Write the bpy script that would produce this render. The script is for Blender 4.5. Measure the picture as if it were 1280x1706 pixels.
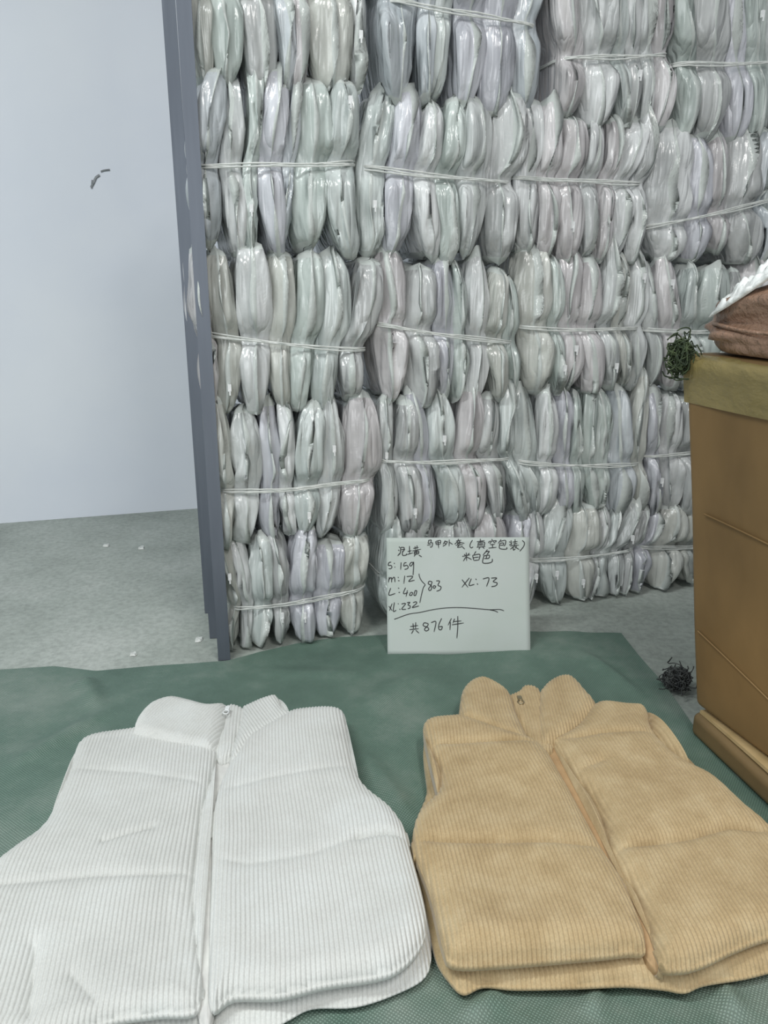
import bpy, math, random
import numpy as np
from mathutils import Vector, Matrix

for o in list(bpy.data.objects):
    bpy.data.objects.remove(o)
scene = bpy.context.scene
COL = scene.collection

# ------------------------------------------------------------------ camera
F = 1260.0                      # focal length in pixels of the 1280x1706 frame
CX, CY = 640.0, 853.0
PITCH = math.radians(16.5)
H = 0.78                        # camera height
cam_d = bpy.data.cameras.new('camera')
cam_d.sensor_fit = 'VERTICAL'
cam_d.sensor_height = 36.0
cam_d.lens = F / 1706.0 * 36.0
cam_d.clip_start = 0.02
cam = bpy.data.objects.new('camera', cam_d)
cam.location = (0, 0, H)
cam.rotation_euler = (math.pi / 2 - PITCH, 0, 0)
COL.objects.link(cam)
scene.camera = cam

# ------------------------------------------------------------------ world, lights, exposure
world = bpy.data.worlds.new('world')
scene.world = world
world.use_nodes = True
bg = world.node_tree.nodes['Background']
bg.inputs[0].default_value = (0.86, 0.93, 1.0, 1)
bg.inputs[1].default_value = 0.20

def area(name, loc, target, sx, sy, power, color):
    l = bpy.data.lights.new(name, 'AREA')
    l.shape = 'RECTANGLE'; l.size = sx; l.size_y = sy
    l.energy = power; l.color = color
    o = bpy.data.objects.new(name, l)
    o.location = loc
    d = Vector(target) - Vector(loc)
    o.rotation_euler = d.to_track_quat('-Z', 'Y').to_euler()
    COL.objects.link(o)
    return o
# fluorescent ceiling tubes of the warehouse, high above and a little in front of the stack
area('ceiling_tube_light', (-1.15, 0.2, 2.7), (-1.15, 0.2, 0), 1.25, 0.20, 33, (0.95, 1.0, 0.99))
area('ceiling_tube_light', (0.65, -0.45, 2.7), (0.65, -0.45, 0), 0.20, 1.25, 27, (1.0, 0.98, 0.95))
# frontal fill added behind the camera to brighten the stack; doorway only assumed
area('frontal_fill_light', (-1.0, -3.2, 1.35), (-0.4, 1.6, 0.8), 2.4, 2.4, 44, (0.95, 0.98, 1.0))

vs_ = scene.view_settings
vs_.view_transform = 'Standard'
vs_.look = 'None'
vs_.gamma = 1.0
vs_.use_curve_mapping = False
vs_.exposure = 0.45

# ------------------------------------------------------------------ pixel helpers
def ray(px, py):
    a = (px - CX) / F; b = (py - CY) / F
    c, s = math.cos(PITCH), math.sin(PITCH)
    return np.array([a, c - b * s, -s - b * c])
def P(px, py, z=0.0):
    """point on the level plane Z=z seen at this pixel"""
    d = ray(px, py); t = (z - H) / d[2]
    return np.array([d[0] * t, d[1] * t, z])
_a = P(380, 1095); _b = P(950, 1010)
ANG = math.atan2(_b[1] - _a[1], _b[0] - _a[0])
E1 = np.array([math.cos(ANG), math.sin(ANG), 0]); NB = np.array([-math.sin(ANG), math.cos(ANG), 0])
def Q(px, py):
    """(along, height) on the front plane of the stack, which stands on the floor line found above"""
    d = ray(px, py)
    o = np.array([0, 0, H])
    t = np.dot(_a - o, NB) / np.dot(d, NB)
    p = o + d * t
    return np.dot(p - _a, E1), p[2]
def stack_pt(s, t, z):
    return _a + E1 * s + NB * t + np.array([0, 0, z])

# ------------------------------------------------------------------ object helpers
def link(name, me, parent=None):
    o = bpy.data.objects.new(name, me)
    COL.objects.link(o)
    if parent is not None:
        o.parent = parent
    return o
def tag(o, label=None, cat=None, group=None, kind=None):
    if label: o['label'] = label
    if cat: o['category'] = cat
    if group: o['group'] = group
    if kind: o['kind'] = kind
    return o
def thing(name, loc, label, cat, group=None, rz=0.0):
    o = link(name, None)
    o.empty_display_size = 0.05
    o.location = loc; o.rotation_euler = (0, 0, rz)
    return tag(o, label, cat, group)
def to_local(v, parent):
    if parent is None:
        return v
    m = parent.matrix_basis if parent.type != 'MESH' or parent.parent is None else None
    if m is None:
        m = parent.parent.matrix_basis @ parent.matrix_basis
    inv = np.array(m.inverted())
    return v @ inv[:3, :3].T + inv[:3, 3]
def mesh(name, v, f, mats, parent=None, smooth=True, mi=None, origin=None, local=False):
    """v: Nx3 world coordinates, f: list/array of faces -> ONE mesh object"""
    v = np.asarray(v, float)
    if parent is not None and not local:
        v = to_local(v, parent)
    o_loc = None
    if parent is None and origin is not None:
        v = v - np.asarray(origin); o_loc = origin
    me = bpy.data.meshes.new(name)
    if isinstance(f, np.ndarray):
        n, k = f.shape
        me.vertices.add(len(v)); me.vertices.foreach_set('co', v.astype(np.float32).ravel())
        me.loops.add(n * k); me.loops.foreach_set('vertex_index', f.astype(np.int32).ravel())
        me.polygons.add(n)
        me.polygons.foreach_set('loop_start', (np.arange(n) * k).astype(np.int32))
        me.polygons.foreach_set('loop_total', np.full(n, k, np.int32))
        me.update(calc_edges=True)
    else:
        me.from_pydata([tuple(p) for p in v], [], f)
    if not isinstance(mats, (list, tuple)):
        mats = [mats]
    for m in mats:
        me.materials.append(m)
    if mi is not None:
        me.polygons.foreach_set('material_index', np.asarray(mi, np.int32))
    me.polygons.foreach_set('use_smooth', np.full(len(me.polygons), smooth, bool))
    me.validate(); me.update()
    o = link(name, me, parent)
    if o_loc is not None:
        o.location = o_loc
    return o
def grid_faces(nu, nv, wrap_u=False):
    iu = np.arange(nu if wrap_u else nu - 1); iv = np.arange(nv - 1)
    U, V = np.meshgrid(iu, iv)
    U = U.ravel(); V = V.ravel(); U2 = (U + 1) % nu
    return np.stack([V * nu + U, V * nu + U2, (V + 1) * nu + U2, (V + 1) * nu + U], 1)
def tube(pts, r, n=6):
    pts = np.asarray(pts, float)
    m = len(pts)
    r = np.broadcast_to(np.asarray(r, float), (m,))
    T = np.gradient(pts, axis=0); T /= np.linalg.norm(T, axis=1)[:, None] + 1e-12
    up = np.array([0, 0, 1.0]) if abs(T[:, 2]).mean() < 0.8 else np.array([1.0, 0, 0])
    A = np.cross(T, up); A /= np.linalg.norm(A, axis=1)[:, None] + 1e-9
    B = np.cross(T, A)
    th = np.linspace(0, 2 * math.pi, n, endpoint=False)
    v = (pts[:, None, :] + r[:, None, None] * (np.cos(th)[None, :, None] * A[:, None, :] + np.sin(th)[None, :, None] * B[:, None, :])).reshape(-1, 3)
    return v, grid_faces(n, m, True)
def join(parts):
    vs, fs, off = [], [], 0
    for v, f in parts:
        vs.append(np.asarray(v)); fs.append(np.asarray(f) + off); off += len(v)
    return np.vstack(vs), np.vstack(fs)
def box(c, ex, ey, ez):
    """box from corner c and three edge vectors"""
    c = np.asarray(c, float); ex, ey, ez = map(lambda a: np.asarray(a, float), (ex, ey, ez))
    v = np.array([c + i * ex + j * ey + k * ez for k in (0, 1) for j in (0, 1) for i in (0, 1)])
    f = np.array([[0, 2, 3, 1], [4, 5, 7, 6], [0, 1, 5, 4], [2, 6, 7, 3], [0, 4, 6, 2], [1, 3, 7, 5]])
    return v, f
def resample(pts, n):
    pts = np.asarray(pts, float)
    d = np.r_[0, np.cumsum(np.linalg.norm(np.diff(pts, axis=0), axis=1))]
    t = np.linspace(0, d[-1], n)
    return np.stack([np.interp(t, d, pts[:, i]) for i in range(pts.shape[1])], 1)
def smooth_curve(pts, n):
    """Catmull-Rom through the points"""
    p = np.asarray(pts, float)
    p = np.vstack([2 * p[0] - p[1], p, 2 * p[-1] - p[-2]])
    out = []
    for i in range(1, len(p) - 2):
        t = np.linspace(0, 1, n, endpoint=False)[:, None]
        a, b, c, d = p[i - 1], p[i], p[i + 1], p[i + 2]
        out.append(0.5 * (2 * b + (c - a) * t + (2 * a - 5 * b + 4 * c - d) * t ** 2 + (3 * b - a - 3 * c + d) * t ** 3))
    out.append(p[-2][None])
    return np.vstack(out)
class Waves:
    """cheap smooth noise: a sum of random sine waves"""
    def __init__(self, rng, n, kmin, kmax, dim=2, stretch=None):
        self.k = rng.normal(size=(n, dim)); self.k /= np.linalg.norm(self.k, axis=1)[:, None]
        mag = np.exp(rng.uniform(math.log(kmin), math.log(kmax), n))
        self.k *= mag[:, None]
        if stretch is not None: self.k *= np.asarray(stretch)
        self.a = (kmin / mag) ** 0.8
        self.a /= np.sqrt((self.a ** 2).sum() / 2)
        self.ph = rng.uniform(0, 6.28, n)
    def __call__(self, *c):
        out = 0
        for k, a, ph in zip(self.k, self.a, self.ph):
            out = out + a * np.sin(sum(kk * cc for kk, cc in zip(k, c)) + ph)
        return out

# ------------------------------------------------------------------ materials
def lin(r, g, b):
    f = lambda c: (c / 255 / 12.92) if c / 255 <= 0.04045 else ((c / 255 + 0.055) / 1.055) ** 2.4
    return (f(r), f(g), f(b), 1)
def new_mat(name):
    m = bpy.data.materials.new(name); m.use_nodes = True
    nt = m.node_tree
    return m, nt, nt.nodes['Principled BSDF']
def node(nt, typ, **kw):
    n = nt.nodes.new(typ)
    for k, v in kw.items():
        if k in n.inputs: n.inputs[k].default_value = v
        else: setattr(n, k, v)
    return n
def ramp(nt, stops):
    r = nt.nodes.new('ShaderNodeValToRGB')
    e = r.color_ramp.elements
    while len(e) < len(stops): e.new(0.5)
    for el, (p, c) in zip(e, stops):
        el.position = p; el.color = c
    return r
def coords(nt, scale=(1, 1, 1), which='Object'):
    tc = node(nt, 'ShaderNodeTexCoord'); mp = node(nt, 'ShaderNodeMapping')
    mp.inputs['Scale'].default_value = scale
    nt.links.new(tc.outputs[which], mp.inputs['Vector'])
    return mp.outputs['Vector']
def noise(nt, vec, scale, detail=4, rough=0.55):
    n = node(nt, 'ShaderNodeTexNoise')
    n.inputs['Scale'].default_value = scale; n.inputs['Detail'].default_value = detail
    n.inputs['Roughness'].default_value = rough
    nt.links.new(vec, n.inputs['Vector'])
    return n.outputs['Fac']
def add_bump(nt, bsdf, fac, strength, dist):
    b = node(nt, 'ShaderNodeBump'); b.inputs['Strength'].default_value = strength; b.inputs['Distance'].default_value = dist
    nt.links.new(fac, b.inputs['Height'])
    if bsdf.inputs['Normal'].is_linked:
        nt.links.new(bsdf.inputs['Normal'].links[0].from_socket, b.inputs['Normal'])
    nt.links.new(b.outputs['Normal'], bsdf.inputs['Normal'])
def simple(name, c1, c2=None, scale=8, rough=0.6, bump=0.0, bscale=60, bdist=0.002, spec=0.5, metal=0.0, stretch=(1, 1, 1), lo=0.35, hi=0.65):
    m, nt, b = new_mat(name)
    b.inputs['Roughness'].default_value = rough
    b.inputs['Specular IOR Level'].default_value = spec
    b.inputs['Metallic'].default_value = metal
    v = coords(nt, stretch)
    if c2 is not None:
        r = ramp(nt, [(lo, c1), (hi, c2)])
        nt.links.new(noise(nt, v, scale), r.inputs['Fac'])
        nt.links.new(r.outputs['Color'], b.inputs['Base Color'])
    else:
        b.inputs['Base Color'].default_value = c1
    if bump:
        add_bump(nt, b, noise(nt, v, bscale, 5), bump, bdist)
    return m

M = {}
M['wall'] = simple('painted_plaster', lin(222, 227, 236), lin(230, 234, 240), 1.5, 0.8, 0.15, 25, 0.002, 0.2)
def floor_mat():
    m, nt, b = new_mat('concrete')
    v = coords(nt)
    r = ramp(nt, [(0.3, lin(146, 153, 146)), (0.5, lin(170, 177, 170)), (0.72, lin(188, 193, 187))])
    n1 = noise(nt, v, 2.2, 8, 0.65); nt.links.new(n1, r.inputs['Fac'])
    r2 = ramp(nt, [(0.35, (0.72, 0.72, 0.72, 1)), (0.6, (1, 1, 1, 1))])
    nt.links.new(noise(nt, v, 70, 4, 0.7), r2.inputs['Fac'])
    mx = node(nt, 'ShaderNodeMix'); mx.data_type = 'RGBA'; mx.blend_type = 'MULTIPLY'; mx.inputs[0].default_value = 0.8
    nt.links.new(r.outputs['Color'], mx.inputs[6]); nt.links.new(r2.outputs['Color'], mx.inputs[7])
    nt.links.new(mx.outputs[2], b.inputs['Base Color'])
    b.inputs['Roughness'].default_value = 0.75
    add_bump(nt, b, noise(nt, v, 90, 5, 0.7), 0.35, 0.003)
    return m
M['floor'] = floor_mat()
def tarp_mat():
    m, nt, b = new_mat('woven_green_tarp')
    v = coords(nt)
    r = ramp(nt, [(0.3, lin(90, 114, 103)), (0.5, lin(110, 134, 122)), (0.72, lin(150, 162, 153))])
    nt.links.new(noise(nt, v, 3.2, 8, 0.65), r.inputs['Fac'])
    # woven tape: crossed fine waves
    mp = node(nt, 'ShaderNodeMapping'); mp.inputs['Rotation'].default_value = (0, 0, 0.6)
    nt.links.new(v, mp.inputs['Vector'])
    w1 = node(nt, 'ShaderNodeTexWave'); w1.bands_direction = 'X'; w1.inputs['Scale'].default_value = 88
    w2 = node(nt, 'ShaderNodeTexWave'); w2.bands_direction = 'Y'; w2.inputs['Scale'].default_value = 88
    for w in (w1, w2):
        w.inputs['Distortion'].default_value = 0.6; w.inputs['Detail'].default_value = 1
        nt.links.new(mp.outputs['Vector'], w.inputs['Vector'])
    mul = node(nt, 'ShaderNodeMath', operation='MULTIPLY')
    nt.links.new(w1.outputs['Fac'], mul.inputs[0]); nt.links.new(w2.outputs['Fac'], mul.inputs[1])
    r2 = ramp(nt, [(0.05, (0.62, 0.64, 0.63, 1)), (0.6, (1.1, 1.12, 1.1, 1))])
    nt.links.new(mul.outputs[0], r2.inputs['Fac'])
    mx = node(nt, 'ShaderNodeMix'); mx.data_type = 'RGBA'; mx.blend_type = 'MULTIPLY'; mx.inputs[0].default_value = 1.0
    nt.links.new(r.outputs['Color'], mx.inputs[6]); nt.links.new(r2.outputs['Color'], mx.inputs[7])
    nt.links.new(mx.outputs[2], b.inputs['Base Color'])
    b.inputs['Roughness'].default_value = 0.5
    b.inputs['Specular IOR Level'].default_value = 0.35
    add_bump(nt, b, mul.outputs[0], 0.5, 0.0015)
    add_bump(nt, b, noise(nt, v, 14, 5, 0.6), 0.4, 0.012)
    return m
M['tarp'] = tarp_mat()
def bag_mat(name, c, c2):
    m, nt, b = new_mat(name)
    tc = node(nt, 'ShaderNodeTexCoord'); oi = node(nt, 'ShaderNodeObjectInfo')
    sc = node(nt, 'ShaderNodeVectorMath', operation='SCALE'); sc.inputs['Scale'].default_value = 37.0
    cmb = node(nt, 'ShaderNodeCombineXYZ')
    for i in range(3): nt.links.new(oi.outputs['Random'], cmb.inputs[i])
    nt.links.new(cmb.outputs[0], sc.inputs[0])
    ad = node(nt, 'ShaderNodeVectorMath', operation='ADD')
    nt.links.new(tc.outputs['Object'], ad.inputs[0]); nt.links.new(sc.outputs[0], ad.inputs[1])
    mp = node(nt, 'ShaderNodeMapping'); mp.inputs['Scale'].default_value = (1, 1, 0.28)
    nt.links.new(ad.outputs[0], mp.inputs['Vector'])
    v = mp.outputs['Vector']; viso = ad.outputs[0]
    r = ramp(nt, [(0.34, c), (0.62, c2)])
    nt.links.new(noise(nt, v, 18, 4, 0.5), r.inputs['Fac'])
    nt.links.new(r.outputs['Color'], b.inputs['Base Color'])
    b.inputs['Roughness'].default_value = 0.24
    b.inputs['Specular IOR Level'].default_value = 0.7
    mp2 = node(nt, 'ShaderNodeMapping'); mp2.inputs['Scale'].default_value = (1, 1, 0.07)
    nt.links.new(ad.outputs[0], mp2.inputs['Vector'])
    sub = node(nt, 'ShaderNodeMath', operation='SUBTRACT'); sub.inputs[1].default_value = 0.5
    nt.links.new(noise(nt, mp2.outputs['Vector'], 34, 2, 0.45), sub.inputs[0])
    ab = node(nt, 'ShaderNodeMath', operation='ABSOLUTE'); nt.links.new(sub.outputs[0], ab.inputs[0])
    add_bump(nt, b, ab.outputs[0], 0.75, 0.022)
    add_bump(nt, b, noise(nt, v, 24, 3, 0.5), 0.5, 0.010)
    add_bump(nt, b, noise(nt, viso, 60, 3, 0.5), 0.25, 0.003)
    return m
tints = [((178, 184, 182), (222, 227, 226)), ((168, 182, 175), (212, 224, 218)), ((178, 180, 190), (220, 222, 231)),
         ((184, 179, 180), (224, 220, 221)), ((176, 179, 170), (216, 219, 210)), ((172, 182, 188), (216, 223, 228)),
         ((166, 169, 168), (208, 211, 210)), ((172, 184, 180), (218, 227, 224)), ((188, 192, 191), (234, 237, 237))]
grey = lambda c: [0.945 * (0.72 * q + 0.28 * sum(c) / 3) for q in c]
BAG = [bag_mat('bag_tint', lin(*grey(a)), lin(*grey(b))) for a, b in tints]
def film_mat(name, alpha, col):
    m, nt, b = new_mat(name)
    b.inputs['Base Color'].default_value = col
    b.inputs['Roughness'].default_value = 0.22
    b.inputs['Alpha'].default_value = alpha
    v = coords(nt)
    add_bump(nt, b, noise(nt, v, 40, 4), 0.6, 0.004)
    return m
M['film'] = film_mat('clear_film', 0.8, lin(214, 220, 216))
M['string'] = simple('white_string', lin(200, 204, 200), lin(222, 224, 220), 60, 0.5, 0.3, 300, 0.001)
M['slider'] = simple('white_slider', lin(235, 236, 236), None, rough=0.35)
M['steel'] = simple('grey_steel', lin(92, 98, 108), lin(112, 118, 128), 12, 0.45, 0.1, 80, 0.001, 0.5, 0.35, (1, 1, 0.1))
def corduroy(name, c_lo, c_mid, c_hi, nscale, pile):
    m, nt, b = new_mat(name)
    v = coords(nt)
    r = ramp(nt, [(0.32, c_lo), (0.5, c_mid), (0.68, c_hi)])
    nt.links.new(noise(nt, v, nscale, 6, 0.65), r.inputs['Fac'])
    r2 = ramp(nt, [(0.3, (0.82, 0.82, 0.82, 1)), (0.7, (1.06, 1.06, 1.06, 1))])
    nt.links.new(noise(nt, v, 420, 3, 0.7), r2.inputs['Fac'])
    mx = node(nt, 'ShaderNodeMix'); mx.data_type = 'RGBA'; mx.blend_type = 'MULTIPLY'; mx.inputs[0].default_value = pile
    nt.links.new(r.outputs['Color'], mx.inputs[6]); nt.links.new(r2.outputs['Color'], mx.inputs[7])
    nt.links.new(mx.outputs[2], b.inputs['Base Color'])
    b.inputs['Roughness'].default_value = 0.9
    b.inputs['Specular IOR Level'].default_value = 0.15
    b.inputs['Sheen Weight'].default_value = 0.25
    b.inputs['Sheen Roughness'].default_value = 0.4
    add_bump(nt, b, noise(nt, v, 500, 3), 0.4, 0.0008)
    return m
M['cord_white'] = corduroy('white_corduroy', lin(204, 205, 201), lin(211, 212, 208), lin(217, 219, 216), 9, 0.6)
M['cord_tan'] = corduroy('tan_corduroy', lin(178, 155, 117), lin(190, 168, 130), lin(200, 180, 143), 22, 0.9)
M['lining_tan'] = simple('tan_placket_cloth', lin(172, 142, 106), lin(188, 158, 120), 30, 0.8, 0.2, 200, 0.001, 0.2)
M['lining_white'] = simple('white_placket_cloth', lin(204, 203, 200), lin(220, 220, 216), 30, 0.8, 0.2, 200, 0.001, 0.2)
M['zip_metal'] = simple('zipper_metal', lin(150, 138, 112), lin(176, 164, 138), 80, 0.35, metal=0.8)
M['zip_white'] = simple('zipper_white', lin(226, 228, 228), None, rough=0.4)
M['paper'] = simple('white_paper', lin(186, 195, 189), lin(192, 199, 196), 5, 0.7, 0.12, 12, 0.003, 0.25)
M['ink'] = simple('black_ink', lin(22, 24, 26), lin(34, 36, 38), 120, 0.6)
M['carton'] = simple('brown_cardboard', lin(116, 92, 58), lin(142, 114, 74), 4, 0.55, 0.3, 9, 0.01, 0.45, 0, (1, 1, 0.5))
M['carton_edge'] = simple('pale_cardboard_edge', lin(186, 160, 112), lin(204, 178, 132), 20, 0.6, 0.2, 90, 0.001)
M['carton_low'] = simple('dull_cardboard', lin(112, 94, 64), lin(130, 108, 74), 6, 0.6, 0.3, 12, 0.008, 0.4)
M['tape'] = simple('olive_packing_tape', lin(118, 106, 66), lin(140, 126, 82), 7, 0.22, 0.7, 26, 0.008, 0.6, 0, (1, 1, 1.5))
M['sack'] = simple('brown_wrapped_kraft', lin(124, 98, 84), lin(148, 118, 98), 6, 0.28, 0.9, 22, 0.02, 0.6)
M['white_film'] = simple('white_plastic', lin(226, 230, 228), lin(244, 246, 244), 10, 0.25, 0.6, 45, 0.006, 0.6)
M['dark_green'] = simple('dark_green_fibre', lin(36, 48, 34), lin(70, 84, 52), 90, 0.8)
M['dark_tangle'] = simple('dark_grey_fibre', lin(40, 42, 44), lin(84, 86, 84), 90, 0.8)
M['scuff'] = simple('dark_scuff', lin(120, 124, 126), lin(160, 164, 166), 90, 0.8)
M['scrap'] = simple('pale_scrap', lin(196, 200, 196), lin(220, 222, 218), 40, 0.7)

# ------------------------------------------------------------------ setting
def slab(name, c, ex, ey, ez, mat):
    v, f = box(c, ex, ey, ez)
    o = mesh(name, v, f, mat, smooth=False, origin=np.asarray(c, float))
    return tag(o, kind='structure')
floor = slab('floor', (-3.2, -1.6, -0.06), (6.4, 0, 0), (0, 6.2, 0), (0, 0, 0.06), M['floor'])
w0, w1 = P(0, 872), P(330, 847)
wd = (w1 - w0) / np.linalg.norm(w1 - w0); wn = np.array([-wd[1], wd[0], 0])
wall_org = w0 - wd * 1.2
wall = slab('wall_back', wall_org - np.array([0, 0, 0.03]), wd * 4.6, wn * 0.12, (0, 0, 3.1), M['wall'])
def wall_pt(px, py, off=0.0):
    d = ray(px, py); o = np.array([0, 0, H])
    t = np.dot(w0 - o, wn) / np.dot(d, wn)
    return o + d * t - wn * off
def wall_mark(pxs, r):
    pts = np.array([wall_pt(x, y, 0.001) for x, y in pxs])
    v, f = tube(smooth_curve(pts, 4), r, 5)
    mesh('scuff_mark', v, f, M['scuff'], wall)
wall_mark([(152, 312), (157, 303), (160, 296), (166, 292)], 0.004)
wall_mark([(168, 286), (174, 284), (183, 283)], 0.003)
wall_mark([(154, 300), (153, 314)], 0.003)

# ------------------------------------------------------------------ bundles of bagged garments
rng = np.random.default_rng(11)
def make_bag(parent, xl, xr, z0, z1, vstrap, depth, mat, mi, yoff, ground=False):
    """one flat garment bag standing on its edge; xl/xr(v) give its sides; local frame of the bundle"""
    nv = 46
    v = np.linspace(0, 1, nv)
    fr = np.array([0.0, 0.003, 0.012, 0.03, 0.06, 0.10, 0.15, 0.22, 0.31, 0.42, 0.55, 0.69, 0.82, 0.93])
    wf = np.array([0.05, 0.38, 0.70, 0.90, 0.98, 1.0, 1.0, 1.0, 1.0, 1.0, 1.0, 0.95, 0.82, 0.55])
    f = np.r_[0.0, fr, 1.0, fr[::-1]]
    side = np.r_[0.0, np.ones(len(fr)), 0.0, -np.ones(len(fr))]
    w = np.r_[0.0, wf, 0.0, wf[::-1]]
    nr = len(f)
    L, R = xl(v), xr(v)
    xc = (L + R) / 2; T = (R - L) / 2
    prof = np.clip(np.sin(math.pi * np.clip(v, 0.0, 1)), 0, 1) ** np.where(v > 0.5, rng.uniform(0.10, 0.22), rng.uniform(0.22, 0.40))
    prof = np.maximum(prof, 0.03)
    T = T * prof * 1.10
    wav = Waves(rng, 5, 3, 9, 1); xc = xc + 0.0025 * wav(v)
    xc = xc + rng.normal() * 0.010 * np.clip((v - vstrap) / (1 - vstrap), 0, 1) ** 2 + rng.normal() * 0.010 * np.clip((vstrap - v) / vstrap, 0, 1) ** 2
    cin = np.exp(-((v - vstrap) / 0.075) ** 2)
    yf = yoff * (1 - cin) + 0.022 * cin + np.where(ground & (v < 0.5), 0.010, 0.035) * np.abs(2 * v - 1) ** 7
    fin = (0.004 + 0.010 * np.clip(0.5 + 0.5 * Waves(rng, 4, 4, 12, 1)(v), 0, 1.6)) * (1 - cin)
    finx = 0.006 * Waves(rng, 4, 3, 14, 1)(v) * (1 - cin)
    X = xc[:, None] + side[None] * w[None] * T[:, None]
    skew = rng.normal() * 0.45
    Y = yf[:, None] + f[None] * depth + (skew * (X - xc[:, None]) + 0.006 * abs(skew)) * np.exp(-f / 0.25)[None] * (1 - 0.9 * cin)[:, None]
    Z = np.repeat((z0 + (z1 - z0) * v)[:, None], nr, 1)
    # fin along the front seam
    X[:, 0] += finx; Y[:, 0] -= fin
    # wrinkles
    W1 = Waves(rng, 6, 7, 22, 2, (1.0, 0.22)); W2 = Waves(rng, 6, 6, 22, 2, (1.0, 0.25))
    arc = np.r_[0, np.cumsum(np.hypot(np.diff(f) * depth, np.diff(side * w) * 0.025))]
    ang = (arc / 0.07)[None] + 0 * X
    VV = v[:, None] * 3 + 0 * X
    amp = 0.0032 * (1 - 0.85 * cin)[:, None]
    d1 = 1.2 - 1.6 * np.abs(W1(ang, VV)); d2 = 1.2 - 1.6 * np.abs(W2(ang, VV))
    live = (np.minimum(prof, 0.7) / 0.7)[:, None]
    X += amp * d1 * live
    Y += amp * d2 * live * (f[None] < 0.8)
    # pleats gathered at the string
    X += 0.0018 * cin[:, None] * np.sin(ang * 9)
    # flaring corners
    ear_t = rng.uniform(0.015, 0.042) if rng.random() < 0.35 else rng.uniform(-0.008, 0.02); ear_b = rng.uniform(-0.004, 0.020)
    Z += ear_t * np.exp(-f / 0.12)[None] * (v ** 9)[:, None] + rng.uniform(-0.02, 0.01) * (f * v[:, None] ** 5)
    Z -= ear_b * np.exp(-f / 0.12)[None] * ((1 - v) ** 9)[:, None]
    Z += 0.004 * Waves(rng, 4, 5, 20, 1)(f * 3)[None] * (v[:, None] ** 12 - (1 - v[:, None]) ** 12)
    # crease of the film at the ends
    X += 0.007 * np.sin(f * 40 + rng.uniform(0, 6))[None] * ((1 - prof) ** 2)[:, None] * (side == side)
    V = np.stack([X, Y, Z], -1).reshape(-1, 3)
    V[:, 2] = np.maximum(V[:, 2], 0.001)
    faces = grid_faces(nr, nv, True)
    rows = np.repeat(np.arange(nv - 1), nr); cols = np.tile(np.arange(nr), nv - 1)
    midx = np.where((cols == 0) | (cols == nr - 1) | (rows < 2) | (rows > nv - 4), 1, 0)
    o = mesh('garment_bag', V, faces, [mat, M['film']], parent, True, midx, local=True)
    return o, dict(xc=xc, yf=yf, fin=fin, v=v, z0=z0, z1=z1)

def zip_slider(bag, info, vv):
    x = np.interp(vv, info['v'], info['xc']); y = np.interp(vv, info['v'], info['yf'] - info['fin']); z = info['z0'] + (info['z1'] - info['z0']) * vv
    a, b, c = 0.0035, 0.003, 0.007
    p1 = box((x - a, y - b, z - c), (2 * a, 0, 0), (0, 2 * b, 0), (0, 0, 2 * c))
    p2 = box((x - a * 0.4, y - b * 1.6, z - c * 2.1), (a * 0.8, 0, 0), (0, b * 0.8, 0), (0, 0, c * 1.6))
    v, f = join([p1, p2])
    mesh('zip_slider', v, f, M['slider'], bag, False, local=True)

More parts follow.
